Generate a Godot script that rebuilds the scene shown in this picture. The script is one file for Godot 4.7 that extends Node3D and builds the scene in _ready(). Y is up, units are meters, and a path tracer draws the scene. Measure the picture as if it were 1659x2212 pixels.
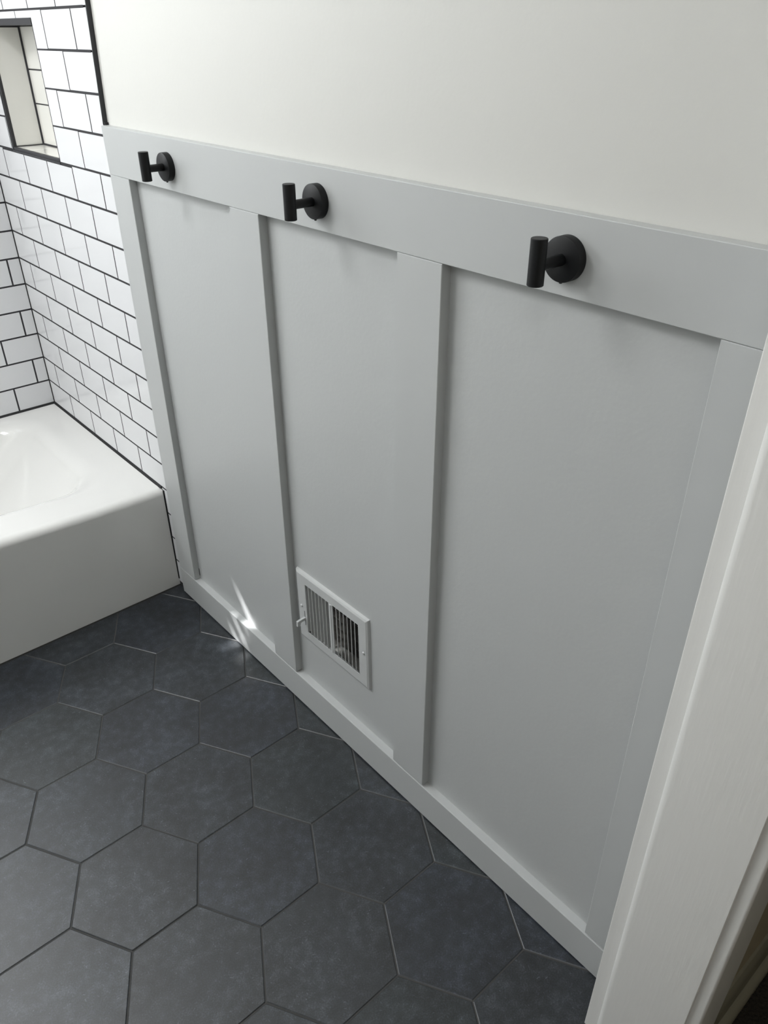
extends Node3D
# A bathroom corner seen from its doorway: grey board-and-batten panelling with three robe hooks and a wall register,
# a tiled tub alcove with a niche on the left, slate hexagons on the floor. x runs along the panelled wall, y up, z into the room.

const XL := -0.8022      # tile face of the alcove's far wall
const XD := 1.481        # bathroom face of the doorway wall
const XH := 1.5955       # hall face of the doorway wall
const ZB := 1.53         # wall opposite the panelling
const TZ := 0.008        # tile face in front of the panelled wall
const CEIL := 2.44
const HALL_LAMP := 0.9
const LAMP := 1.8        # energy of the ceiling lamp

var M := {}
var used := {}

func _ready() -> void:
	# ---------- camera ----------
	var cam := Camera3D.new()
	cam.name = "camera"
	cam.fov = 67.008
	cam.near = 0.02
	cam.position = Vector3(1.72453, 1.37437, 0.74589)
	cam.basis = Basis(Vector3.UP, 0.85618) * Basis(Vector3.RIGHT, -0.5566) * Basis(Vector3.BACK, -0.00454)
	add_child(cam)
	cam.current = true
	# ---------- sky and exposure ----------
	var we := WorldEnvironment.new()
	we.name = "environment"
	var env := Environment.new()
	env.background_mode = Environment.BG_SKY
	var sky := Sky.new()
	var sm := ProceduralSkyMaterial.new()
	sm.sky_top_color = Color(0.45, 0.6, 0.85)
	sm.sky_horizon_color = Color(0.8, 0.85, 0.9)
	sm.ground_bottom_color = Color(0.3, 0.3, 0.28)
	sm.ground_horizon_color = Color(0.6, 0.62, 0.62)
	sky.sky_material = sm
	env.sky = sky
	env.tonemap_mode = Environment.TONE_MAPPER_LINEAR
	env.tonemap_exposure = 1.0
	env.sdfgi_enabled = true
	env.ssao_enabled = true
	env.ssil_enabled = true
	we.environment = env
	add_child(we)
	# ---------- large lights ----------
	daylight()

	make_materials()
	room_shell()
	floor_tiles()
	wall_tiles()
	niche()
	panelling()
	door_frame()
	hall()
	bathtub()
	for i in 3:
		robe_hook(i)
	register()

func daylight() -> void:
	var a := AreaLight3D.new()
	a.name = "window_daylight"
	a.area_size = Vector2(0.74, 0.82)
	a.light_color = Color(0.975, 0.992, 1.0)
	a.light_energy = 1.3
	a.area_range = 12.0
	a.area_attenuation = 2.0
	a.shadow_enabled = true
	a.position = Vector3(XL + 0.012, 1.72, 1.01)
	a.rotation.y = -PI / 2
	add_child(a)
	# the sun, kept out by the frosted panes except where the small louvered vent lets a few slivers through
	var sun := DirectionalLight3D.new()
	sun.name = "sun"
	sun.light_energy = 5.0
	sun.light_angular_distance = 0.8
	sun.shadow_enabled = true
	add_child(sun)
	sun.look_at_from_position(Vector3.ZERO, Vector3(1.16, -1.547, -0.85))

# ---------------------------------------------------------------- helpers
func lin(r: float, g: float, b: float) -> Color:
	return Color(r, g, b).linear_to_srgb()

func mat(called: String, c: Color, rough: float, metal := 0.0) -> StandardMaterial3D:
	var m := StandardMaterial3D.new()
	m.resource_name = called
	m.albedo_color = c
	m.roughness = rough
	m.metallic = metal
	M[called] = m
	return m

func numbered(called: String) -> String:
	if not used.has(called):
		used[called] = 0
		return called
	used[called] += 1
	return "%s_%03d" % [called, used[called]]

func new_st() -> SurfaceTool:
	var st := SurfaceTool.new()
	st.begin(Mesh.PRIMITIVE_TRIANGLES)
	return st

func obj(called: String, st: SurfaceTool, m: Material, parent: Node = self) -> MeshInstance3D:
	var o := MeshInstance3D.new()
	o.name = numbered(called) if parent == self else called
	o.mesh = st.commit()
	o.material_override = m
	o.cast_shadow = GeometryInstance3D.SHADOW_CASTING_SETTING_ON
	parent.add_child(o, true)
	return o

func base(called: String, label: String, category: String, at := Vector3.ZERO, group := "") -> Node3D:
	var o := Node3D.new()
	o.name = numbered(called)
	o.position = at
	add_child(o)
	tag(o, label, category, group)
	return o

func tag(o: Node, label: String, category: String, group := "", kind := "") -> void:
	o.set_meta("label", label)
	if category != "":
		o.set_meta("category", category)
	if group != "":
		o.set_meta("group", group)
	if kind != "":
		o.set_meta("kind", kind)

func tri(st: SurfaceTool, a: Vector3, b: Vector3, c: Vector3, na: Vector3, nb := Vector3.INF, nc := Vector3.INF) -> void:
	if nb == Vector3.INF:
		nb = na
		nc = na
	var g := (b - a).cross(c - a)
	if g.length_squared() < 1e-18:
		return
	var flip := g.dot(na + nb + nc) > 0.0
	st.set_normal(na)
	st.add_vertex(a)
	st.set_normal(nc if flip else nb)
	st.add_vertex(c if flip else b)
	st.set_normal(nb if flip else nc)
	st.add_vertex(b if flip else c)

func quad(st: SurfaceTool, a: Vector3, b: Vector3, c: Vector3, d: Vector3, n: Vector3) -> void:
	tri(st, a, b, c, n)
	tri(st, a, c, d, n)

# a box with chamfered edges
func cbox(st: SurfaceTool, lo: Vector3, hi: Vector3, ch := 0.0) -> void:
	var s := [lo, hi]
	for ax in 3:
		var u := (ax + 1) % 3
		var v := (ax + 2) % 3
		for k in 2:
			var n := Vector3.ZERO
			n[ax] = -1.0 if k == 0 else 1.0
			var p: Array[Vector3] = []
			for q in [[0, 0], [1, 0], [1, 1], [0, 1]]:
				var w := Vector3.ZERO
				w[ax] = s[k][ax]
				w[u] = s[q[0]][u] + (ch if q[0] == 0 else -ch)
				w[v] = s[q[1]][v] + (ch if q[1] == 0 else -ch)
				p.append(w)
			quad(st, p[0], p[1], p[2], p[3], n)
	if ch <= 0.0:
		return
	for ax in 3:      # the edges that run along ax
		var u := (ax + 1) % 3
		var v := (ax + 2) % 3
		for i in 2:
			for j in 2:
				var n := Vector3.ZERO
				n[u] = -1.0 if i == 0 else 1.0
				n[v] = -1.0 if j == 0 else 1.0
				var iu := ch if i == 0 else -ch
				var iv := ch if j == 0 else -ch
				var p: Array[Vector3] = []
				for q in [[0, 0], [1, 0], [1, 1], [0, 1]]:
					var w := Vector3.ZERO
					w[ax] = s[q[0]][ax] + (ch if q[0] == 0 else -ch)
					w[u] = s[i][u] + (iu if q[1] == 1 else 0.0)
					w[v] = s[j][v] + (iv if q[1] == 0 else 0.0)
					p.append(w)
				quad(st, p[0], p[1], p[2], p[3], n.normalized())
	for i in 2:
		for j in 2:
			for k in 2:
				var c := Vector3(s[i].x, s[j].y, s[k].z)
				var n := Vector3(-1.0 if i == 0 else 1.0, -1.0 if j == 0 else 1.0, -1.0 if k == 0 else 1.0)
				tri(st, c - Vector3(0, n.y, n.z) * ch, c - Vector3(n.x, 0, n.z) * ch, c - Vector3(n.x, n.y, 0) * ch, n.normalized())

func bx(x0: float, x1: float, y0: float, y1: float, z0: float, z1: float, ch := 0.0) -> SurfaceTool:
	var st := new_st()
	cbox(st, Vector3(x0, y0, z0), Vector3(x1, y1, z1), ch)
	return st

# a solid of revolution round the axis from a along dir; prof = [radius, distance]; sharp where the profile turns more than 30 degrees
func lathe(st: SurfaceTool, a: Vector3, dir: Vector3, prof: Array, seg := 40) -> void:
	var w := dir.normalized()
	var u := w.cross(Vector3.UP if absf(w.y) < 0.9 else Vector3.RIGHT).normalized()
	var v := w.cross(u)
	var nrm: Array[Vector2] = []
	for i in prof.size() - 1:
		var d := Vector2(prof[i + 1][0] - prof[i][0], prof[i + 1][1] - prof[i][1]).normalized()
		nrm.append(Vector2(d.y, -d.x))
	for i in prof.size() - 1:
		var n0 := nrm[i]
		var n1 := nrm[i]
		if i > 0 and nrm[i - 1].dot(nrm[i]) > 0.82:
			n0 = (nrm[i - 1] + nrm[i]).normalized()
		if i < nrm.size() - 1 and nrm[i + 1].dot(nrm[i]) > 0.82:
			n1 = (nrm[i + 1] + nrm[i]).normalized()
		for k in seg:
			var r0 := u * cos(TAU * k / seg) + v * sin(TAU * k / seg)
			var r1 := u * cos(TAU * (k + 1) / seg) + v * sin(TAU * (k + 1) / seg)
			var p00: Vector3 = a + r0 * prof[i][0] + w * prof[i][1]
			var p01: Vector3 = a + r1 * prof[i][0] + w * prof[i][1]
			var p10: Vector3 = a + r0 * prof[i + 1][0] + w * prof[i + 1][1]
			var p11: Vector3 = a + r1 * prof[i + 1][0] + w * prof[i + 1][1]
			tri(st, p00, p01, p11, r0 * n0.x + w * n0.y, r1 * n0.x + w * n0.y, r1 * n1.x + w * n1.y)
			tri(st, p00, p11, p10, r0 * n0.x + w * n0.y, r1 * n1.x + w * n1.y, r0 * n1.x + w * n1.y)

# sweeps an open profile (points in the plane across "along", as Vector3 offsets) from a to b; smooth where asked
func sweep(st: SurfaceTool, prof: Array, from: Vector3, to: Vector3, smooth := true) -> void:
	var dir := (to - from).normalized()
	var ns: Array[Vector3] = []
	for i in prof.size() - 1:
		ns.append(dir.cross(prof[i + 1] - prof[i]).normalized())
	for i in prof.size() - 1:
		var n0 := ns[i]
		var n1 := ns[i]
		if smooth and i > 0 and ns[i - 1].dot(ns[i]) > 0.75:
			n0 = (ns[i - 1] + ns[i]).normalized()
		if smooth and i < ns.size() - 1 and ns[i + 1].dot(ns[i]) > 0.75:
			n1 = (ns[i + 1] + ns[i]).normalized()
		var a: Vector3 = from + prof[i]
		var b: Vector3 = from + prof[i + 1]
		var c: Vector3 = to + prof[i + 1]
		var d: Vector3 = to + prof[i]
		tri(st, a, b, c, n0, n1, n1)
		tri(st, a, c, d, n0, n1, n0)

# ---------------------------------------------------------------- materials
func noise_tex(size: int, freq: float, oct: int, sd: int) -> Image:
	var n := FastNoiseLite.new()
	n.seed = sd
	n.noise_type = FastNoiseLite.TYPE_SIMPLEX_SMOOTH
	n.frequency = freq
	n.fractal_octaves = oct
	return n.get_seamless_image(size, size)

func bump_material(m: StandardMaterial3D, tex: Texture2D, depth_cm: float, per_metre: Vector3) -> void:
	m.heightmap_enabled = true
	m.heightmap_texture = tex
	m.heightmap_scale = depth_cm
	m.uv1_triplanar = true
	m.uv1_world_triplanar = true
	m.uv1_scale = per_metre

func make_materials() -> void:
	var peel := ImageTexture.create_from_image(noise_tex(512, 0.06, 3, 11))
	var fine := ImageTexture.create_from_image(noise_tex(512, 0.03, 4, 23))
	var wp := mat("wall_paint", lin(0.645, 0.64, 0.61), 0.55)
	bump_material(wp, peel, 0.014, Vector3.ONE * 3.0)
	var gp := mat("panel_paint", lin(0.495, 0.507, 0.505), 0.42)
	bump_material(gp, peel, 0.018, Vector3.ONE * 3.0)
	var gb := mat("board_paint", lin(0.495, 0.507, 0.505), 0.38)
	bump_material(gb, fine, 0.004, Vector3.ONE * 2.0)
	var tp := mat("trim_paint", lin(0.80, 0.795, 0.77), 0.4)
	bump_material(tp, fine, 0.016, Vector3(9.0, 0.8, 9.0))
	mat("ceiling_paint", lin(0.82, 0.82, 0.80), 0.8)
	var hp := mat("hall_paint", lin(0.42, 0.37, 0.27), 0.6)
	hp.metallic = 0.0
	mat("hall_trim", lin(0.24, 0.225, 0.17), 0.45)
	mat("glaze", lin(0.78, 0.785, 0.80), 0.09)
	mat("niche_glaze", lin(0.80, 0.79, 0.75), 0.12)
	mat("grout", lin(0.028, 0.027, 0.030), 0.85)
	mat("grey_grout", lin(0.060, 0.059, 0.057), 0.9)
	mat("black_trim", lin(0.022, 0.022, 0.025), 0.4)
	mat("caulk", lin(0.006, 0.006, 0.007), 0.5)
	mat("enamel", lin(0.80, 0.795, 0.775), 0.07)
	mat("matte_black", lin(0.0065, 0.007, 0.0078), 0.46).metallic_specular = 0.38
	mat("register_enamel", lin(0.54, 0.55, 0.548), 0.32)
	mat("register_dark", lin(0.20, 0.19, 0.175), 0.6)
	mat("duct", lin(0.22, 0.18, 0.14), 0.5)
	mat("screw_metal", lin(0.55, 0.55, 0.54), 0.3, 0.5)
	var pane := mat("frosted_glass", lin(0.8, 0.8, 0.8), 0.4)
	pane.emission_enabled = true
	pane.emission = Color(0.975, 0.992, 1.0)
	pane.emission_energy_multiplier = 2.0
	var op := mat("opal", lin(0.8, 0.8, 0.8), 0.4)
	op.emission_enabled = true
	op.emission = Color(0.985, 0.992, 1.0)
	op.emission_energy_multiplier = 1.5
	# slate: dark blue-grey clouds, finer mottling, pale flecks and fibres
	var sz := 1024
	var a := noise_tex(sz, 0.006, 5, 5)
	var b := noise_tex(sz, 0.03, 4, 77)
	var c := noise_tex(sz, 0.25, 2, 131)
	var da := a.get_data()
	var db := b.get_data()
	var dc := c.get_data()
	var bpp := da.size() / (sz * sz)
	var out := PackedByteArray()
	out.resize(sz * sz * 3)
	for i in sz * sz:
		var p := da[i * bpp] / 255.0
		var q := db[i * bpp] / 255.0
		var f := dc[i * bpp] / 255.0
		var l := 0.42 + 0.20 * (p - 0.5) + 0.26 * (q - 0.5) + 0.34 * (f - 0.5)
		l += 0.16 * maxf(q + 0.4 * p - 0.82, 0.0)
		if f > 0.66 and q > 0.5:
			l += 0.05
		var warm := (q - 0.5) * 0.025
		out[i * 3] = int(clampf((l + warm) * 0.96, 0, 1) * 255.0)
		out[i * 3 + 1] = int(clampf(l * 0.985, 0, 1) * 255.0)
		out[i * 3 + 2] = int(clampf(l * 1.005 - warm, 0, 1) * 255.0)
	var img := Image.create_from_data(sz, sz, false, Image.FORMAT_RGB8, out)
	var rng := RandomNumberGenerator.new()
	rng.seed = 404
	for k in 9500:
		var x := rng.randf() * sz
		var y := rng.randf() * sz
		var an := rng.randf() * TAU
		var ln := rng.randf_range(1.0, 5.5) if rng.randf() < 0.6 else 1.0
		var br := rng.randf_range(0.05, 0.36) + (0.35 if rng.randf() < 0.09 else 0.0)
		for t in int(ceil(ln)):
			var xi := posmod(int(x + cos(an) * t), sz)
			var yi := posmod(int(y + sin(an) * t), sz)
			var col := img.get_pixel(xi, yi)
			img.set_pixel(xi, yi, Color(col.r + br, col.g + br, col.b + br))
	img.generate_mipmaps()
	var slate_tex := ImageTexture.create_from_image(img)
	for k in 4:
		var s := mat("slate_%d" % k, lin([0.114, 0.100, 0.124, 0.112][k], [0.133, 0.119, 0.140, 0.137][k], [0.160, 0.156, 0.163, 0.152][k]), 0.43)
		s.metallic_specular = 0.62
		s.albedo_texture = slate_tex
		s.uv1_triplanar = true
		s.uv1_world_triplanar = true
		s.uv1_scale = Vector3.ONE * 1.1
		s.uv1_offset = Vector3(0.23 * k, 0.37 * k, 0.61 * k)
		s.heightmap_enabled = true
		s.heightmap_texture = slate_tex
		s.heightmap_scale = 0.012
	# hall carpet
	var cp := mat("carpet", lin(0.022, 0.018, 0.013), 1.0)
	bump_material(cp, peel, 0.6, Vector3.ONE * 4.0)

# ---------------------------------------------------------------- room
func struct(called: String, st: SurfaceTool, m: Material, label: String, category: String) -> MeshInstance3D:
	var o := obj(called, st, m)
	tag(o, label, category, "", "structure")
	return o

const NX0 := -0.612      # niche opening
const NX1 := -0.3025
const NY0 := 1.115
const NY1 := 1.390
const ND := 0.0735

const RX0 := 0.610       # opening behind the register
const RX1 := 0.799
const RY0 := 0.235
const RY1 := 0.3745

# a slab across z with a rectangular hole through it
func slab(st: SurfaceTool, lo: Vector3, hi: Vector3, hx0: float, hx1: float, hy0: float, hy1: float) -> void:
	cbox(st, lo, Vector3(hx0, hi.y, hi.z))
	cbox(st, Vector3(hx1, lo.y, lo.z), hi)
	cbox(st, Vector3(hx0, lo.y, lo.z), Vector3(hx1, hy0, hi.z))
	cbox(st, Vector3(hx0, hy1, lo.z), Vector3(hx1, hi.y, hi.z))

func room_shell() -> void:
	# panelled wall, with the niche cut into it
	var st := new_st()
	var y1 := CEIL
	slab(st, Vector3(NX1, -0.1, -0.14), Vector3(XD, y1, 0), RX0, RX1, RY0, RY1)
	cbox(st, Vector3(XL - 0.16, -0.1, -0.14), Vector3(NX0, y1, 0))
	cbox(st, Vector3(NX0, -0.1, -0.14), Vector3(NX1, NY0, 0))
	cbox(st, Vector3(NX0, NY1, -0.14), Vector3(NX1, y1, 0))
	cbox(st, Vector3(NX0, NY0, -0.14), Vector3(NX1, NY1, -ND - 0.006))
	struct("wall_back", st, M.wall_paint, "off-white painted wall above the grey panelling and behind the tub tiles", "wall")
	# alcove end wall with the window opening
	st = new_st()
	var wz0 := 0.62
	var wz1 := 1.40
	var wy0 := 1.29
	var wy1 := 2.15
	var x0 := XL - 0.16
	var x1 := XL - 0.008
	cbox(st, Vector3(x0, -0.1, 0), Vector3(x1, y1, wz0))
	cbox(st, Vector3(x0, -0.1, wz1), Vector3(x1, y1, ZB + 0.12))
	cbox(st, Vector3(x0, -0.1, wz0), Vector3(x1, wy0, wz1))
	cbox(st, Vector3(x0, wy1, wz0), Vector3(x1, y1, wz1))
	struct("wall_left", st, M.wall_paint, "end wall of the tub alcove under white subway tiles", "wall")
	# window
	var w := base("window_1", "frosted window above the tub", "window", Vector3(XL, wy0, wz0))
	w.set_meta("kind", "structure")
	var fr := new_st()
	var fw := 0.03
	var hh := wy1 - wy0
	var ww := wz1 - wz0
	cbox(fr, Vector3(-0.06, 0, 0), Vector3(0.004, hh, fw), 0.002)
	cbox(fr, Vector3(-0.06, 0, ww - fw), Vector3(0.004, hh, ww), 0.002)
	cbox(fr, Vector3(-0.06, 0, fw), Vector3(0.004, fw, ww - fw), 0.002)
	cbox(fr, Vector3(-0.06, hh - fw, fw), Vector3(0.004, hh, ww - fw), 0.002)
	obj("window_frame", fr, M.trim_paint, w)
	# four frosted panes round a small metal vent with three slots
	for q in [[fw, hh - fw, fw, 0.18], [fw, hh - fw, 0.27, ww - fw], [fw, 0.15, 0.18, 0.27], [0.42, hh - fw, 0.18, 0.27]]:
		obj("pane", bx(-0.034, -0.006, q[0], q[1], q[2], q[3]), M.frosted_glass, w)
	var vt := new_st()
	for i in 12:
		var za := 0.18 + 0.09 * i / 12.0
		var zb := za + 0.00752
		var m := za + 0.004
		var t := clampf((m - 0.197) / 0.058, 0.0, 1.0)
		var open_at: Array = [0.15]
		if m > 0.205 and m < 0.266:
			open_at.append_array([0.192, 0.216])
		if m > 0.210 and m < 0.252:
			open_at.append_array([0.274, 0.291])
		if m > 0.196 and m < 0.256:
			open_at.append_array([0.367 - 0.024 * t, 0.373 + 0.024 * t])
		open_at.append(0.42)
		for j in range(0, open_at.size(), 2):
			cbox(vt, Vector3(-0.029, open_at[j], za), Vector3(-0.027, open_at[j + 1], zb))
	obj("vent", vt, M.trim_paint, w)
	# the other walls
	var wf := struct("wall_front", bx(XL - 0.16, XH, -0.1, y1, ZB, ZB + 0.12), M.wall_paint, "off-white wall facing the panelling, grey below", "wall")
	obj("dado", bx(0.0, XD - 0.02, 0, 1.2, ZB - 0.018, ZB, 0.002), M.board_paint, wf)
	st = new_st()
	cbox(st, Vector3(XD, -0.1, -1.5), Vector3(XH, y1, 0.078))
	cbox(st, Vector3(XD, -0.1, 0.882), Vector3(XH, y1, ZB))
	cbox(st, Vector3(XD, 2.05, 0.078), Vector3(XH, y1, 0.882))
	struct("wall_right", st, M.hall_paint, "doorway wall between the bathroom and the hall", "wall")
	struct("ceiling", bx(XL - 0.16, 2.8, y1, y1 + 0.1, -1.6, 2.4), M.ceiling_paint, "flat white ceiling", "ceiling")
	# plaster and dado on the bathroom side of the doorway wall
	var pl := base("trim_4", "off-white plaster over a grey dado on the bathroom side of the doorway wall", "wall finish")
	pl.set_meta("kind", "structure")
	st = new_st()
	cbox(st, Vector3(XD - 0.004, 1.2, 0.018), Vector3(XD, y1, 0.078))
	cbox(st, Vector3(XD - 0.004, 1.2, 0.882), Vector3(XD, y1, ZB))
	cbox(st, Vector3(XD - 0.004, 2.05, 0.078), Vector3(XD, y1, 0.882))
	obj("plaster", st, M.wall_paint, pl)
	obj("dado", bx(XD - 0.018, XD, 0, 1.2, 0.942, ZB - 0.018, 0.002), M.trim_paint, pl)
	ceiling_lamp(Vector3(-0.02, y1, 1.25), LAMP, "square ceiling light panel with a white frame above the bathroom floor")
	ceiling_lamp(Vector3(2.2, y1, 1.5), HALL_LAMP, "square ceiling light panel with a white frame in the hall")

func ceiling_lamp(at: Vector3, energy: float, label: String) -> void:
	var cl := base("ceiling_light", label, "ceiling lamp", at)
	var st := new_st()
	for q in [[-0.32, -0.30, -0.32, 0.32], [0.30, 0.32, -0.32, 0.32], [-0.30, 0.30, -0.32, -0.30], [-0.30, 0.30, 0.30, 0.32]]:
		cbox(st, Vector3(q[0], -0.045, q[2]), Vector3(q[1], 0, q[3]), 0.002)
	obj("lamp_frame", st, M.trim_paint, cl)
	obj("lamp_diffuser", bx(-0.30, 0.30, -0.036, -0.010, -0.30, 0.30, 0.001), M.opal, cl)
	var al := AreaLight3D.new()
	al.name = "lamp_light"
	al.area_size = Vector2(0.58, 0.58)
	al.light_color = Color(0.985, 0.992, 1.0)
	al.light_energy = energy
	al.area_range = 10.0
	al.area_attenuation = 2.0
	al.shadow_enabled = true
	al.position = Vector3(0, -0.05, 0)
	al.rotation.x = -PI / 2
	cl.add_child(al)

func inset(p: PackedVector2Array, d: float) -> PackedVector2Array:
	var n := p.size()
	var c := Vector2.ZERO
	for q in p:
		c += q / n
	var out := PackedVector2Array()
	for i in n:
		var a := p[(i + n - 1) % n]
		var b := p[i]
		var e := p[(i + 1) % n]
		var n0 := (b - a).orthogonal().normalized()
		var n1 := (e - b).orthogonal().normalized()
		if n0.dot(c - b) < 0:
			n0 = -n0
		if n1.dot(c - b) < 0:
			n1 = -n1
		var x = Geometry2D.line_intersects_line(a + n0 * d, b - a, b + n1 * d, e - b)
		out.append(x if x != null else b + n0 * d)
	return out

func area(p: PackedVector2Array) -> float:
	var s := 0.0
	for i in p.size():
		s += p[i].cross(p[(i + 1) % p.size()])
	return absf(s) / 2.0

func floor_tiles() -> void:
	var fl := struct("floor", bx(XL, XH, -0.1, -0.0018, 0.0, ZB), M.grey_grout, "bathroom floor of large dark slate hexagon tiles with thin grey joints", "floor")
	var w := 0.22537
	var s := w / sqrt(3.0)
	var hx := 0.6413
	var hz := 0.33244
	var room := PackedVector2Array([Vector2(-0.036, 0.001), Vector2(1.60, 0.001), Vector2(1.60, ZB), Vector2(-0.036, ZB)])
	var rng := RandomNumberGenerator.new()
	rng.seed = 9
	for r in range(-3, 9):
		for k in range(-7, 8):
			var c := Vector2(hx + w * (k + (0.5 if posmod(r, 2) == 1 else 0.0)), hz + 1.5 * s * r)
			var hexa := PackedVector2Array()
			for i in 6:
				hexa.append(c + Vector2(sin(TAU * i / 6.0), cos(TAU * i / 6.0)) * s)
			var hit := Geometry2D.intersect_polygons(hexa, room)
			var vary := rng.randi_range(0, 3)
			var lift := rng.randf_range(-0.0004, 0.0004)
			if hit.is_empty() or area(hit[0]) < 4e-4:
				continue
			var o := inset(hit[0], 0.0013)
			var t := inset(hit[0], 0.0026)
			var st := new_st()
			var mid := Vector2.ZERO
			for q in t:
				mid += q / t.size()
			for i in o.size():
				var j := (i + 1) % o.size()
				var n2 := (o[j] - o[i]).orthogonal().normalized()
				if n2.dot(mid - o[i]) > 0:
					n2 = -n2
				var n3 := Vector3(n2.x, 0, n2.y)
				quad(st, v3(o[i], -0.006), v3(o[j], -0.006), v3(o[j], lift - 0.0015), v3(o[i], lift - 0.0015), n3)
				quad(st, v3(o[i], lift - 0.0015), v3(o[j], lift - 0.0015), v3(t[j], lift), v3(t[i], lift), (n3 * 0.6 + Vector3.UP).normalized())
				tri(st, v3(mid, lift), v3(t[i], lift), v3(t[j], lift), Vector3.UP)
			obj("hexagon_tile", st, M["slate_%d" % vary], fl)

func v3(p: Vector2, y: float) -> Vector3:
	return Vector3(p.x, y, p.y)

# course lines of the subway tiles
func course(k: int) -> float:
	var ys := [1.032, 1.110, 1.189, 1.266, 1.342, 1.417, 1.494]
	if k <= 8:
		return 0.3256 + 0.0786 * k
	if k <= 15:
		return ys[k - 9]
	return 1.494 + 0.0786 * (k - 15)

func tile_on_back(parent: Node, x0: float, x1: float, y0: float, y1: float) -> void:
	if x1 - x0 < 0.004 or y1 - y0 < 0.004:
		return
	obj("subway_tile", bx(x0, x1, y0, y1, 0.002, TZ, 0.0009), M.glaze, parent)

func wall_tiles() -> void:
	var g := 0.0018
	var wb := get_node("wall_back")
	# dark grout bed, open at the niche
	var gz := TZ - 0.0002
	var st := new_st()
	cbox(st, Vector3(NX1, 0, 0), Vector3(-0.003, 1.215, gz))
	cbox(st, Vector3(NX1, 1.215, 0), Vector3(-0.012, 1.427, gz))
	cbox(st, Vector3(NX1, 1.427, 0), Vector3(0.004, 2.2, gz))
	cbox(st, Vector3(XL, 0, 0), Vector3(NX0, 2.2, gz))
	cbox(st, Vector3(NX0, 0, 0), Vector3(NX1, NY0, gz))
	cbox(st, Vector3(NX0, NY1, 0), Vector3(NX1, 2.2, gz))
	obj("grout_bed", st, M.grout, wb)
	# tiles of the panelled wall's alcove part
	var wx := 0.15787
	for k in range(-5, 24):
		var y0 := maxf(course(k) + g, 0.004)
		var y1 := course(k + 1) - g
		if y1 < 0.01:
			continue
		var xr := -0.0005 if y1 < 1.22 else lerpf(-0.0095, 0.0065, clampf((y0 - 1.21) / 0.217, 0.0, 1.0)) - 0.0012
		var shift := 0.0875 + (0.0 if posmod(k, 2) == 1 else 0.5 * wx) + (0.006 if k >= 9 else 0.0) + (0.008 if k >= 14 else 0.0)
		for i in range(-2, 7):
			var a := XL + shift + wx * (i - 1) + g
			var b := a + wx - 2.0 * g
			if b < XL + 0.03:
				continue
			a = maxf(a, XL + g) if a > XL + 0.03 else XL + g
			b = minf(b, xr)
			if b - a < 0.004:
				continue
			# pieces round the niche make one cut tile
			var nx0 := NX0 - 0.0105
			var nx1 := NX1 + 0.0042
			var ny0 := NY0 - 0.0105
			var ny1 := NY1 + 0.012
			if b < nx0 + 0.002 or a > nx1 - 0.002 or y1 < ny0 + 0.006 or y0 > ny1 - 0.002:
				tile_on_back(wb, a, b, y0, minf(y1, ny0) if (b > nx0 and a < nx1 and y1 < ny0 + 0.006) else y1)
				continue
			var cut := new_st()
			var ca := maxf(a, nx0)
			var cb := minf(b, nx1)
			var any := false
			for q in [[a, minf(b, nx0), y0, y1], [maxf(a, nx1), b, y0, y1], [ca, cb, y0, minf(y1, ny0)], [ca, cb, maxf(y0, ny1), y1]]:
				if q[1] - q[0] > 0.003 and q[3] - q[2] > 0.003:
					cbox(cut, Vector3(q[0], q[2], 0.002), Vector3(q[1], q[3], TZ))
					any = true
			if any:
				obj("subway_tile", cut, M.glaze, wb)
	# tiles of the end wall
	var wl := get_node("wall_left")
	st = new_st()
	var gx := XL - 0.0002
	cbox(st, Vector3(XL - 0.008, 0, 0), Vector3(gx, 2.2, 0.62))
	cbox(st, Vector3(XL - 0.008, 0, 1.40), Vector3(gx, 2.2, ZB))
	cbox(st, Vector3(XL - 0.008, 0, 0.62), Vector3(gx, 1.29, 1.40))
	cbox(st, Vector3(XL - 0.008, 2.15, 0.62), Vector3(gx, 2.2, 1.40))
	obj("grout_bed", st, M.grout, wl)
	var wz := 0.1558
	for k in range(0, 24):
		var y0 := course(k) + g
		var y1 := course(k + 1) - g
		var off := TZ + 0.0372 + (0.0 if posmod(k, 2) == 1 else 0.5 * wz)
		for i in range(-1, 11):
			var a := maxf(off + wz * (i - 1) + g, TZ + g)
			var b := minf(off + wz * i - g, ZB)
			if b - a < 0.006:
				continue
			if b > 0.62 and a < 1.40 and y1 > 1.29 and y0 < 2.15:
				if a < 0.61:
					end_tile(wl, a, 0.618, y0, y1)
				if b > 1.41:
					end_tile(wl, 1.402, b, y0, y1)
				if y0 < 1.28:
					end_tile(wl, maxf(a, 0.62), minf(b, 1.40), y0, 1.288)
				continue
			end_tile(wl, a, b, y0, y1)

func end_tile(parent: Node, z0: float, z1: float, y0: float, y1: float) -> void:
	obj("subway_tile", bx(XL - 0.006, XL, y0, y1, z0, z1, 0.0009), M.glaze, parent)

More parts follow.
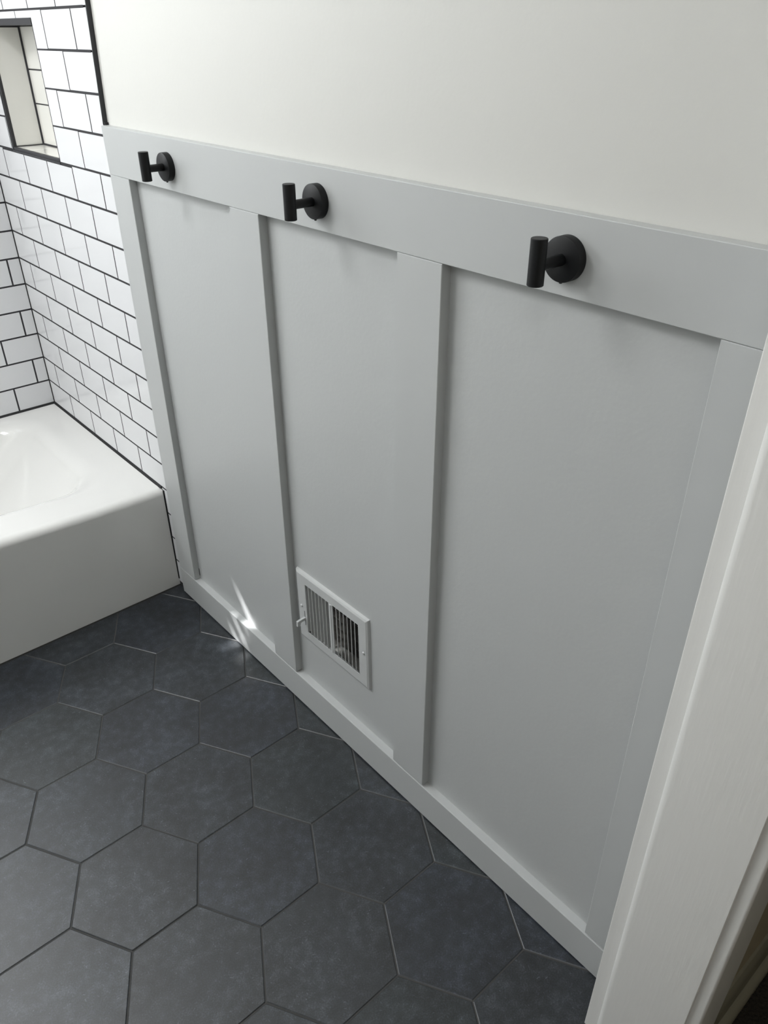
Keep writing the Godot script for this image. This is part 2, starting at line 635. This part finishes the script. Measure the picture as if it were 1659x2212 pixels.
func niche() -> void:
	var wb := get_node("wall_back")
	var n := Node3D.new()
	n.name = "shower_niche"
	wb.add_child(n)
	n.set_meta("label", "recessed tiled niche edged in black trim")
	var d := ND
	# grout lining, then tiles on it
	var st := new_st()
	cbox(st, Vector3(NX0, NY0, -d - 0.006), Vector3(NX1, NY1, -d))
	obj("grout_bed", st, M.grout, n)
	obj("niche_tile", bx(NX0 - 0.006, NX0 + 0.001, NY0 + 0.005, NY1 - 0.004, -d + 0.004, 0.002, 0.0006), M.niche_glaze, n)
	var rows := [[NY0 + 0.005, 1.2138], [1.2168, 1.2920], [1.2952, NY1 - 0.003]]
	for r in rows:
		for c in [[NX0 + 0.004, -0.458], [-0.455, NX1 - 0.001]]:
			obj("niche_tile", bx(c[0], c[1], r[0], r[1], -d - 0.003, -d + 0.002, 0.0008), M.niche_glaze, n)
	for c in [[NX0 + 0.004, -0.5185], [-0.516, -0.36], [-0.3575, NX1]]:
		obj("niche_tile", bx(c[0], c[1], NY0 - 0.004, NY0 + 0.002, -d + 0.005, 0.006, 0.0006), M.niche_glaze, n)
	obj("niche_tile", bx(NX1 - 0.001, NX1 + 0.004, NY0, NY1, -d, 0.006, 0.0006), M.niche_glaze, n)
	obj("niche_tile", bx(NX0, NX1, NY1 - 0.001, NY1 + 0.004, -d, 0.004, 0.0006), M.niche_glaze, n)
	st = new_st()
	bead(st, Vector3(NX0 + 0.001, NY0, -d + 0.002), Vector3(NX0 + 0.001, NY1, -d + 0.002), Vector3(0.004, 0, 0), Vector3(0, 0, 0.004))
	bead(st, Vector3(NX0, NY0 + 0.002, -d + 0.002), Vector3(NX1, NY0 + 0.002, -d + 0.002), Vector3(0, 0.004, 0), Vector3(0, 0, 0.004))
	bead(st, Vector3(NX0 + 0.001, NY0 + 0.002, -d), Vector3(NX0 + 0.001, NY0 + 0.002, 0), Vector3(0, 0.002, 0), Vector3(0.002, 0, 0))
	bead(st, Vector3(NX0 + 0.001, NY1 - 0.001, -d), Vector3(NX0 + 0.001, NY1 - 0.001, 0), Vector3(0, -0.004, 0), Vector3(0.004, 0, 0))
	cbox(st, Vector3(NX1 - 0.0012, NY0, -0.004), Vector3(NX1 + 0.0042, NY1, TZ - 0.0006))
	obj("joint_line", st, M.grout, n)
	# black edge trims with a double ridge
	st = bx(NX0 - 0.010, NX0 - 0.0045, NY0 - 0.010, NY1 + 0.012, 0.0, TZ + 0.0015, 0.0008)
	cbox(st, Vector3(NX0 - 0.004, NY0 - 0.004, 0.0), Vector3(NX0 + 0.0015, NY1 + 0.012, TZ + 0.0005), 0.0008)
	cbox(st, Vector3(NX0 - 0.008, NY0 - 0.006, 0.0), Vector3(NX0, NY1 + 0.008, TZ - 0.001), 0.0)
	obj("niche_trim", st, M.black_trim, n)
	st = bx(NX0 - 0.010, NX1 + 0.003, NY0 - 0.010, NY0 - 0.0045, 0.0, TZ + 0.0015, 0.0008)
	cbox(st, Vector3(NX0 - 0.004, NY0 - 0.0042, 0.0), Vector3(NX1 + 0.002, NY0 + 0.0022, TZ + 0.0005), 0.0008)
	cbox(st, Vector3(NX0 - 0.006, NY0 - 0.008, 0.0), Vector3(NX1, NY0, TZ - 0.001), 0.0)
	obj("niche_trim", st, M.black_trim, n)
	obj("niche_trim", bx(NX0 - 0.010, NX1 + 0.003, NY1 - 0.002, NY1 + 0.012, 0.0, TZ + 0.0015, 0.001), M.black_trim, n)
	# black metal strip that ends the tiles above the panelling
	st = new_st()
	var lo := [Vector3(-0.0115, 1.2102, 0), Vector3(-0.0085, 1.2102, 0)]
	var pts: Array[Vector3] = []
	for y in [1.2102, 1.427, 2.2]:
		var x := lerpf(-0.0112, 0.0058, minf((y - 1.21) / 0.217, 1.0))
		for q in [Vector2(0, 0), Vector2(0, 0.0095), Vector2(0.0022, 0.0095), Vector2(0.0028, 0.0)]:
			pts.append(Vector3(x + q.x, y, q.y))
	for k in 2:
		for i in 3:
			var a := pts[k * 4 + i]
			var b := pts[k * 4 + i + 1]
			var c := pts[k * 4 + i + 5]
			var e := pts[k * 4 + i + 4]
			quad(st, a, b, c, e, [Vector3.LEFT, Vector3.BACK, Vector3.RIGHT][i])
	quad(st, pts[8], pts[9], pts[10], pts[11], Vector3.UP)
	var tr := struct("trim_2", st, M.black_trim, "thin black metal edge strip where the subway tiles meet the off-white wall", "edge strip")
	tr.set_meta("kind", "structure")

# ---------------------------------------------------------------- panelling
func panelling() -> void:
	var w := base("trim_1", "light grey board-and-batten panelling with three recessed panels along the wall", "panelling")
	w.set_meta("kind", "structure")
	var z0 := 0.0005
	var zf := 0.018
	var ch := 0.0009
	# corners taken one by one: the boards are not perfectly square
	var top := 1.2083
	var under := 1.1171
	var bl := 0.0045
	var st := new_st()
	board(st, Vector2(0.0, under), Vector2(XD, 1.1171), Vector2(XD, 1.2058), Vector2(-0.002, 1.2102), z0, zf, ch)
	obj("top_rail", st, M.board_paint, w)
	st = new_st()
	board(st, Vector2(0.0035, bl), Vector2(XD, 0.0025), Vector2(XD, 0.0858), Vector2(0.0035, 0.0893), z0, zf, ch)
	obj("bottom_rail", st, M.board_paint, w)
	var xs := [[0.0, 0.0035, 0.0887, 0.0885], [0.4797, 0.4800, 0.5668, 0.5697], [0.9143, 0.9099, 0.9979, 1.0025], [1.389, 1.393, XD, XD]]
	for q in xs:
		st = new_st()
		board(st, Vector2(q[1], 0.0905), Vector2(q[2], 0.0903), Vector2(q[3], under - 0.0004), Vector2(q[0], under - 0.0004), z0, zf - 0.0002, ch)
		obj("stile", st, M.board_paint, w)
	for q in [[0.0885, 0.4797], [0.5685, 0.9120], [1.0, 1.391]]:
		st = new_st()
		if q[0] > 0.5 and q[0] < 0.6:
			slab(st, Vector3(q[0] - 0.02, 0.07, -0.002), Vector3(q[1] + 0.02, 1.15, 0.0006), RX0, RX1, RY0, RY1)
		else:
			cbox(st, Vector3(q[0] - 0.02, 0.07, -0.002), Vector3(q[1] + 0.02, 1.15, 0.0006))
		obj("recessed_panel", st, M.panel_paint, w)
	obj("caulk_gap", bx(0.0888, 0.0899, 0.099, 0.122, 0.0006, 0.0018), M.caulk, w)
	# caulk line where the last batten was patched
	st = new_st()
	for i in 40:
		var y := 0.1 + i * 0.025
		var wob := 0.0012 * sin(i * 1.7) + 0.0009 * sin(i * 4.1)
		cbox(st, Vector3(1.3865 + 0.004 * (1.0 - y) + wob, y, 0.0004), Vector3(1.3915 + 0.004 * (1.0 - y), y + 0.0255, 0.0016 + 0.0008 * sin(i * 2.3)), 0.0004)
	obj("caulk_ridge", st, M.panel_paint, w)

# a flat board given by its four front corners (bottom left, bottom right, top right, top left)
func board(st: SurfaceTool, a: Vector2, b: Vector2, c: Vector2, d: Vector2, z0: float, z1: float, ch: float) -> void:
	var p := [a, b, c, d]
	var m := (a + b + c + d) / 4.0
	var f: Array[Vector3] = []
	var e: Array[Vector3] = []
	var k: Array[Vector3] = []
	for q in p:
		var s := Vector2(signf(q.x - m.x), signf(q.y - m.y)) * ch
		f.append(Vector3(q.x - s.x, q.y - s.y, z1))
		e.append(Vector3(q.x, q.y, z1 - ch))
		k.append(Vector3(q.x, q.y, z0))
	quad(st, f[0], f[1], f[2], f[3], Vector3.BACK)
	quad(st, k[0], k[1], k[2], k[3], Vector3.FORWARD)
	var ns := [Vector3.DOWN, Vector3.RIGHT, Vector3.UP, Vector3.LEFT]
	for i in 4:
		var j := (i + 1) % 4
		quad(st, e[i], e[j], k[j], k[i], ns[i])
		quad(st, f[i], f[j], e[j], e[i], (ns[i] + Vector3.BACK).normalized())

# ---------------------------------------------------------------- doorway
func door_frame() -> void:
	var d := base("door_1", "open doorway with plain off-white jambs", "door frame", Vector3(XD, 0, 0.1))
	d.set_meta("kind", "structure")
	# near jamb: the edge towards the bathroom is eased
	var st := new_st()
	var r := 0.0105
	var prof: Array[Vector3] = [Vector3(0, 0, -0.022), Vector3(0, 0, -r)]
	for i in range(1, 9):
		var t := PI / 2 * i / 8.0
		prof.append(Vector3(r - r * cos(t), 0, -r + r * sin(t)))
	prof.append(Vector3(XH - XD - 0.001, 0, 0))
	prof.append(Vector3(XH - XD, 0, -0.001))
	prof.append(Vector3(XH - XD, 0, -0.022))
	sweep(st, prof, Vector3(0, 0, 0), Vector3(0, 2.03, 0))
	obj("jamb", st, M.trim_paint, d)
	obj("jamb", bx(0, XH - XD, 0, 2.03, 0.76, 0.782, 0.001), M.trim_paint, d)
	obj("head_jamb", bx(0, XH - XD, 2.03, 2.05, -0.022, 0.782, 0.001), M.trim_paint, d)
	obj("threshold", bx(0.02, XH - XD + 0.004, -0.05, 0.002, 0, 0.76, 0.001), M.black_trim, d)
	# casings
	var c := base("trim_3", "off-white door casing butting against the grey panelling", "door casing", Vector3(XD, 0, 0.018))
	c.set_meta("kind", "structure")
	st = new_st()
	prof = [Vector3(0, 0, 0), Vector3(-0.0212, 0, 0), Vector3(-0.0212, 0, 0.0697)]
	for i in range(0, 6):
		var t := PI / 2 * i / 5.0
		prof.append(Vector3(-0.0212 + 0.0015 - 0.0015 * cos(t), 0, 0.0697 + 0.0015 * sin(t)))
	prof.append(Vector3(0, 0, 0.0712))
	sweep(st, flip(prof), Vector3.ZERO, Vector3(0, 2.12, 0))
	obj("casing_leg", st, M.trim_paint, c)
	obj("casing_leg", bx(-0.0212, 0, 0, 2.12, 0.853, 0.924, 0.0015), M.trim_paint, c)
	obj("casing_head", bx(-0.0212, 0, 2.035, 2.12, 0.0712, 0.853, 0.0015), M.trim_paint, c)
	# hall side: a casing with a full rounded inner edge
	var h := base("trim_5", "cream square-edged door casing on the hall side of the doorway", "door casing", Vector3(XH, 0, 0.1))
	h.set_meta("kind", "structure")
	st = new_st()
	prof = [Vector3(0, 0, -0.004), Vector3(0.0025, 0, -0.0045)]
	for i in range(0, 7):
		var t := PI / 2 * i / 6.0
		prof.append(Vector3(0.0125 + 0.004 * sin(t), 0, -0.0045 - 0.004 * (1.0 - cos(t))))
	prof.append(Vector3(0.0165, 0, -0.086))
	prof.append(Vector3(0.0165, 0, -0.089))
	prof.append(Vector3(0, 0, -0.089))
	sweep(st, prof, Vector3.ZERO, Vector3(0, 2.12, 0))
	obj("casing_leg", st, M.trim_paint, h)
	obj("casing_leg", bx(0, 0.0165, 0, 2.12, 0.766, 0.849, 0.002), M.trim_paint, h)
	obj("casing_head", bx(0, 0.0165, 2.035, 2.12, -0.004, 0.766, 0.002), M.trim_paint, h)

func flip(p: Array[Vector3]) -> Array[Vector3]:
	var q := p.duplicate()
	q.reverse()
	return q

func hall() -> void:
	# baseboard and shoe along the hall side, beyond the casing
	var b := base("baseboard_hall", "cream baseboard with a quarter-round shoe along the hall wall", "baseboard", Vector3(XH, 0, 0.011))
	b.set_meta("kind", "structure")
	var st := new_st()
	var prof: Array[Vector3] = [Vector3(0, 0, 0), Vector3(0.0105, 0, 0), Vector3(0.0105, 0.070, 0), Vector3(0.009, 0.078, 0), Vector3(0.006, 0.084, 0), Vector3(0.004, 0.088, 0), Vector3(0, 0.089, 0)]
	sweep(st, prof, Vector3.ZERO, Vector3(0, 0, -1.4))
	obj("baseboard", st, M.hall_trim, b)
	st = new_st()
	prof = [Vector3(0.0235, 0, 0)]
	for i in range(0, 7):
		var t := PI / 2 * i / 6.0
		prof.append(Vector3(0.0105 + 0.013 * cos(t), 0.004 + 0.013 * sin(t), 0))
	sweep(st, prof, Vector3.ZERO, Vector3(0, 0, -1.4))
	obj("shoe_moulding", st, M.hall_trim, b)
	struct("floor_hall", bx(XH, 2.8, -0.1, 0.0, -1.6, 2.3), M.carpet, "dark carpet of the hall outside the doorway", "carpet")
	var st2 := bx(2.7, 2.8, 0, CEIL, -1.6, 2.3)
	cbox(st2, Vector3(XD, 0, -1.6), Vector3(2.7, CEIL, -1.5))
	cbox(st2, Vector3(XD, 0, 2.2), Vector3(2.7, CEIL, 2.3))
	cbox(st2, Vector3(XD, -0.1, ZB), Vector3(XH, CEIL, 2.2))
	struct("wall_hall", st2, M.hall_paint, "tan hall walls outside the doorway", "wall")

# ---------------------------------------------------------------- bathtub
func deck(x: float, z: float) -> float:
	# the deck rises a little towards the front and away from the panelled wall
	return 0.322 + 0.028 * clampf((x + 0.75) / 0.7, 0.0, 1.0) * smoothstep(0.0, 0.9, z) * 1.3

func ring(x0: float, x1: float, z0: float, z1: float, r: float) -> PackedVector2Array:
	var p := PackedVector2Array()
	var cs := [[x1 - r, z1 - r, 0.0], [x0 + r, z1 - r, PI / 2], [x0 + r, z0 + r, PI], [x1 - r, z0 + r, 1.5 * PI]]
	for q in 4:
		for i in 13:
			var t: float = cs[q][2] + PI / 2 * i / 12.0
			p.append(Vector2(cs[q][0] + r * cos(t), cs[q][1] + r * sin(t)))
		var nx = cs[(q + 1) % 4]
		var e := p[p.size() - 1]
		var f := Vector2(nx[0] + r * cos(nx[2]), nx[1] + r * sin(nx[2]))
		for i in range(1, 12):
			p.append(e.lerp(f, i / 12.0))
	return p

func bathtub() -> void:
	var t := base("bathtub", "white alcove bathtub with a plain flat apron below the subway tiles", "bathtub")
	var rings: Array = []
	var o := ring(XL, -0.060, 0.008, 1.52, 0.002)
	var ys: Array = []
	var lip := [[0.0, 0.0], [0.008, 0.0006], [0.018, 0.0040], [0.027, 0.010], [0.034, 0.019], [0.039, 0.030]]
	rings.append(o)
	ys.append(0.0)
	rings.append(ring(-0.782, -0.150, 0.075, 1.47, 0.11))
	ys.append(0.0)
	rings.append(ring(-0.776, -0.156, 0.085, 1.46, 0.11))
	ys.append(0.0)
	for l in lip:
		var d: float = l[0]
		rings.append(ring(-0.770 + d, -0.160 - d, 0.095 + d * 1.5, 1.45 - d, 0.11))
		ys.append(l[1])
	for i in range(1, 11):
		var k := i / 10.0
		var e := k * k * (1.6 - 0.6 * k)
		rings.append(ring(lerpf(-0.731, -0.66, e), lerpf(-0.199, -0.265, e), lerpf(0.1535, 0.52, k), lerpf(1.411, 1.33, e), 0.11))
		ys.append(lerpf(0.030, 0.265, 1.0 - pow(1.0 - k, 1.35)))
	rings.append(ring(-0.60, -0.33, 0.62, 1.26, 0.1))
	ys.append(0.272)
	var pts: Array = []
	for i in rings.size():
		var row := PackedVector3Array()
		for q in rings[i]:
			row.append(Vector3(q.x, deck(q.x, q.y) - ys[i], q.y))
		pts.append(row)
	var n: int = rings[0].size()
	var nr: Array = []
	for i in pts.size():
		var row := PackedVector3Array()
		for k in n:
			var du: Vector3 = pts[i][(k + 1) % n] - pts[i][(k + n - 1) % n]
			var dv: Vector3 = pts[mini(i + 1, pts.size() - 1)][k] - pts[maxi(i - 1, 0)][k]
			var nn := du.cross(dv).normalized()
			if i == 0:
				nn = Vector3.UP
			row.append(nn if nn.y > 0 else -nn)
		nr.append(row)
	var st := new_st()
	for i in pts.size() - 1:
		for k in n:
			var k2 := (k + 1) % n
			tri(st, pts[i][k], pts[i][k2], pts[i + 1][k2], nr[i][k], nr[i][k2], nr[i + 1][k2])
			tri(st, pts[i][k], pts[i + 1][k2], pts[i + 1][k], nr[i][k], nr[i + 1][k2], nr[i + 1][k])
	var last: PackedVector3Array = pts[pts.size() - 1]
	var mid := Vector3(-0.465, last[0].y, 0.94)
	for k in n:
		tri(st, last[k], last[(k + 1) % n], mid, Vector3.UP)
	obj("basin", st, M.enamel, t)
	# apron with a rolled top edge
	st = new_st()
	var seg := 24
	for k in seg:
		var za := lerpf(0.008, 1.52, float(k) / seg)
		var zb := lerpf(0.008, 1.52, float(k + 1) / seg)
		var pa := apron_profile(za)
		var pb := apron_profile(zb)
		for i in pa.size() - 1:
			var n0 := apron_normal(pa, i)
			var n1 := apron_normal(pa, i + 1)
			tri(st, pa[i], pa[i + 1], pb[i + 1], n0, n1, n1)
			tri(st, pa[i], pb[i + 1], pb[i], n0, n1, n0)
	var ea := apron_profile(0.008)
	for i in range(1, ea.size() - 1):
		tri(st, ea[0], ea[i], ea[i + 1], Vector3.FORWARD)
	obj("apron", st, M.enamel, t)
	# black caulk: along both tiled walls and down the apron's end
	st = new_st()
	bead(st, Vector3(XL, 0.3215, TZ), Vector3(-0.046, deck(-0.05, 0.01), TZ), Vector3(0, 0.0062, 0), Vector3(0, 0, 0.0058))
	bead(st, Vector3(XL, 0.3215, TZ), Vector3(XL, 0.3215, ZB), Vector3(0, 0.0062, 0), Vector3(0.006, 0, 0))
	bead(st, Vector3(-0.0385, 0.022, TZ), Vector3(-0.0385, 0.318, TZ), Vector3(0.0042, 0, 0), Vector3(0, 0, 0.003))
	bead(st, Vector3(-0.060, 0.3225, TZ), Vector3(-0.0385, 0.305, TZ), Vector3(0.004, 0.005, 0), Vector3(0, 0, 0.003))
	obj("caulk_bead", st, M.caulk, t)

func apron_profile(z: float) -> Array[Vector3]:
	var y := deck(-0.06, z)
	var p: Array[Vector3] = [Vector3(-0.070, deck(-0.070, z) + 0.0002, z), Vector3(-0.060, y + 0.0002, z)]
	for i in range(1, 11):
		var a := PI / 2 * i / 10.0
		p.append(Vector3(-0.060 + 0.0215 * sin(a), y - 0.020 + 0.020 * cos(a), z))
	p.append(Vector3(-0.0383, 0.18, z))
	p.append(Vector3(-0.0375, 0.0015, z))
	return p

func apron_normal(p: Array[Vector3], i: int) -> Vector3:
	var d := p[mini(i + 1, p.size() - 1)] - p[maxi(i - 1, 0)]
	return Vector3(-d.y, d.x, 0).normalized()

# a triangular bead of caulk in the corner between two faces
func bead(st: SurfaceTool, a: Vector3, b: Vector3, u: Vector3, v: Vector3) -> void:
	var n := (u.normalized() + v.normalized()).normalized()
	quad(st, a + u, b + u, b + v, a + v, n)
	tri(st, a, a + u, a + v, (a - b).normalized())
	tri(st, b, b + u, b + v, (b - a).normalized())

# ---------------------------------------------------------------- hooks
func robe_hook(i: int) -> void:
	var x: float = [0.2741, 0.7397, 1.1975][i]
	var out: float = [0.0465, 0.0513, 0.0527][i]
	var label: String = ["matte black robe hook on the top rail nearest the tiled tub alcove", "matte black robe hook in the middle of the top rail above the wall register's panel", "matte black robe hook on the top rail nearest the doorway, largest in view"][i]
	var h := base("robe_hook", label, "robe hook", Vector3(x, 1.160, 0.018), "robe hooks on the grey top rail")
	var st := new_st()
	lathe(st, Vector3.ZERO, Vector3.BACK, [[0.0, 0.0], [0.025, 0.0], [0.025, 0.0108], [0.0247, 0.0116], [0.0240, 0.012], [0.0, 0.012]], 64)
	obj("backplate", st, M.matte_black, h)
	st = new_st()
	lathe(st, Vector3(0, 0, 0.011), Vector3.BACK, [[0.0066, 0.0], [0.0066, out - 0.013], [0.0, out - 0.013]], 32)
	obj("arm", st, M.matte_black, h)
	st = new_st()
	lathe(st, Vector3(0, -0.0208, out), Vector3.UP, [[0.0, 0.0], [0.0086, 0.0], [0.0092, 0.0007], [0.0092, 0.0493], [0.0086, 0.05], [0.0, 0.05]], 48)
	obj("peg", st, M.matte_black, h)
	st = new_st()
	lathe(st, Vector3(-0.001, -0.0243, 0.0062), Vector3.DOWN, [[0.0019, 0.0], [0.0019, 0.0026], [0.0012, 0.003], [0.0, 0.003]], 16)
	obj("set_screw", st, M.matte_black, h)

# ---------------------------------------------------------------- register
func register() -> void:
	var g := base("vent_register", "light grey metal wall register with vertical louvers low in the middle panel", "vent register", Vector3(0.702, 0.3045, 0.0006))
	g.rotation.z = 0.012
	var hw := 0.1215
	var hh := 0.0925
	var fz := 0.0075
	# face plate with bevelled rim and two openings
	var l0 := -0.0885
	var l1 := -0.0045
	var r0 := 0.0085
	var r1 := 0.0932
	var oy0 := -0.0655
	var oy1 := 0.0660
	var bv := 0.0062
	var st := new_st()
	var fx := hw - bv
	var fy := hh - bv
	for q in [[-fx, l0, -fy, fy], [l1, r0, oy0, oy1], [r1, fx, -fy, fy], [l0, r1, oy1, fy], [l0, r1, -fy, oy0]]:
		cbox(st, Vector3(q[0], q[2], fz - 0.0012), Vector3(q[1], q[3], fz))
	var i4 := [Vector3(-fx, -fy, fz), Vector3(fx, -fy, fz), Vector3(fx, fy, fz), Vector3(-fx, fy, fz)]
	var m4 := [Vector3(-hw + 0.0018, -hh + 0.0018, fz - 0.0022), Vector3(hw - 0.0018, -hh + 0.0018, fz - 0.0022), Vector3(hw - 0.0018, hh - 0.0018, fz - 0.0022), Vector3(-hw + 0.0018, hh - 0.0018, fz - 0.0022)]
	var o4 := [Vector3(-hw, -hh, 0), Vector3(hw, -hh, 0), Vector3(hw, hh, 0), Vector3(-hw, hh, 0)]
	var ns := [Vector3.DOWN, Vector3.RIGHT, Vector3.UP, Vector3.LEFT]
	for i in 4:
		var j := (i + 1) % 4
		quad(st, i4[i], i4[j], m4[j], m4[i], (ns[i] * 0.5 + Vector3.BACK).normalized())
		quad(st, m4[i], m4[j], o4[j], o4[i], (ns[i] + Vector3.BACK * 0.3).normalized())
	obj("face_plate", st, M.register_enamel, g)
	# vertical louvers, the two banks turned opposite ways
	for bank in 2:
		var a := l0 if bank == 0 else r0
		var b := l1 if bank == 0 else r1
		for k in 7:
			var x := lerpf(a, b, (k + 0.5) / 7.0)
			st = new_st()
			var ang := 0.06 if bank == 0 else -0.86
			var dir := Vector3(sin(ang), 0, -cos(ang))
			var nn := Vector3(cos(ang), 0, sin(ang))
			var p0 := Vector3(x + (-0.0052 if bank == 0 else 0.0052), 0, fz - 0.0004)
			var p1 := p0 + dir * 0.0175
			var th := nn * 0.0005
			var up := Vector3(0, oy1 - 0.0002, 0)
			var dn := Vector3(0, oy0 + 0.0002, 0)
			quad(st, p0 + th + dn, p1 + th + dn, p1 + th + up, p0 + th + up, nn)
			quad(st, p0 - th + dn, p1 - th + dn, p1 - th + up, p0 - th + up, -nn)
			quad(st, p0 + th + dn, p0 - th + dn, p0 - th + up, p0 + th + up, -dir)
			# the fin's front lip, flush with the plate
			cbox(st, Vector3(p0.x - 0.0008, oy0, fz - 0.0016), Vector3(p0.x + 0.0008, oy1, fz - 0.0001), 0.0003)
			cbox(st, Vector3(p0.x - 0.0013, oy1 - 0.0035, fz - 0.0016), Vector3(p0.x + 0.0013, oy1, fz - 0.0001), 0.0006)
			obj("louver", st, M.register_enamel, g)
	# raised rib between the banks
	st = bx(l1 + 0.001, r0 - 0.001, oy0 + 0.001, oy1 - 0.001, fz - 0.001, fz + 0.0006, 0.0005)
	cbox(st, Vector3(l1 + 0.0042, oy0 + 0.001, fz), Vector3(r0 - 0.0042, oy1 - 0.001, fz + 0.0018), 0.0008)
	obj("mullion", st, M.register_enamel, g)
	# horizontal damper blades and the dark duct behind
	for k in 6:
		var y := lerpf(oy0, oy1, (k + 0.5) / 6.0)
		obj("damper_blade", bx(l0 - 0.003, r1 + 0.003, y - 0.0012, y + 0.0012, -0.034, -0.0135, 0.0004), M.register_dark, g)
	st = bx(l0 - 0.004, r1 + 0.004, oy0 - 0.004, oy1 + 0.004, -0.075, -0.073)
	obj("duct", st, M.duct, g)
	for q in [[-0.1045, 0.0005], [0.1075, 0.0025]]:
		st = new_st()
		lathe(st, Vector3(q[0], q[1], fz), Vector3.BACK, [[0.0036, 0.0], [0.0034, 0.0012], [0.0024, 0.0024], [0.0, 0.003]], 20)
		obj("screw", st, M.register_enamel, g)
	# lever in its slot
	obj("lever_slot", bx(-0.0965, -0.0945, -0.050, -0.010, fz - 0.001, fz + 0.00015), M.caulk, g)
	st = new_st()
	var lv := PackedVector3Array([Vector3(-0.0955, -0.0275, fz), Vector3(-0.0955, -0.0275, fz + 0.010), Vector3(-0.0955, -0.029, fz + 0.022), Vector3(-0.0955, -0.042, fz + 0.023), Vector3(-0.0955, -0.042, fz + 0.016), Vector3(-0.0955, -0.0345, fz + 0.0145), Vector3(-0.0955, -0.0335, fz)])
	for s in [-0.0027, 0.0027]:
		var c := (lv[1] + lv[5]) / 2.0 + Vector3(s, 0, 0)
		for i in lv.size():
			tri(st, c, lv[i] + Vector3(s, 0, 0), lv[(i + 1) % lv.size()] + Vector3(s, 0, 0), Vector3(signf(s), 0, 0))
	for i in lv.size():
		var a := lv[i]
		var b := lv[(i + 1) % lv.size()]
		var d := b - a
		var nn := Vector3(0, d.z, -d.y).normalized()
		if nn.dot((a + b) / 2.0 - (lv[1] + lv[5]) / 2.0) < 0:
			nn = -nn
		quad(st, a - Vector3(0.0027, 0, 0), a + Vector3(0.0027, 0, 0), b + Vector3(0.0027, 0, 0), b - Vector3(0.0027, 0, 0), nn)
	obj("lever", st, M.register_enamel, g)
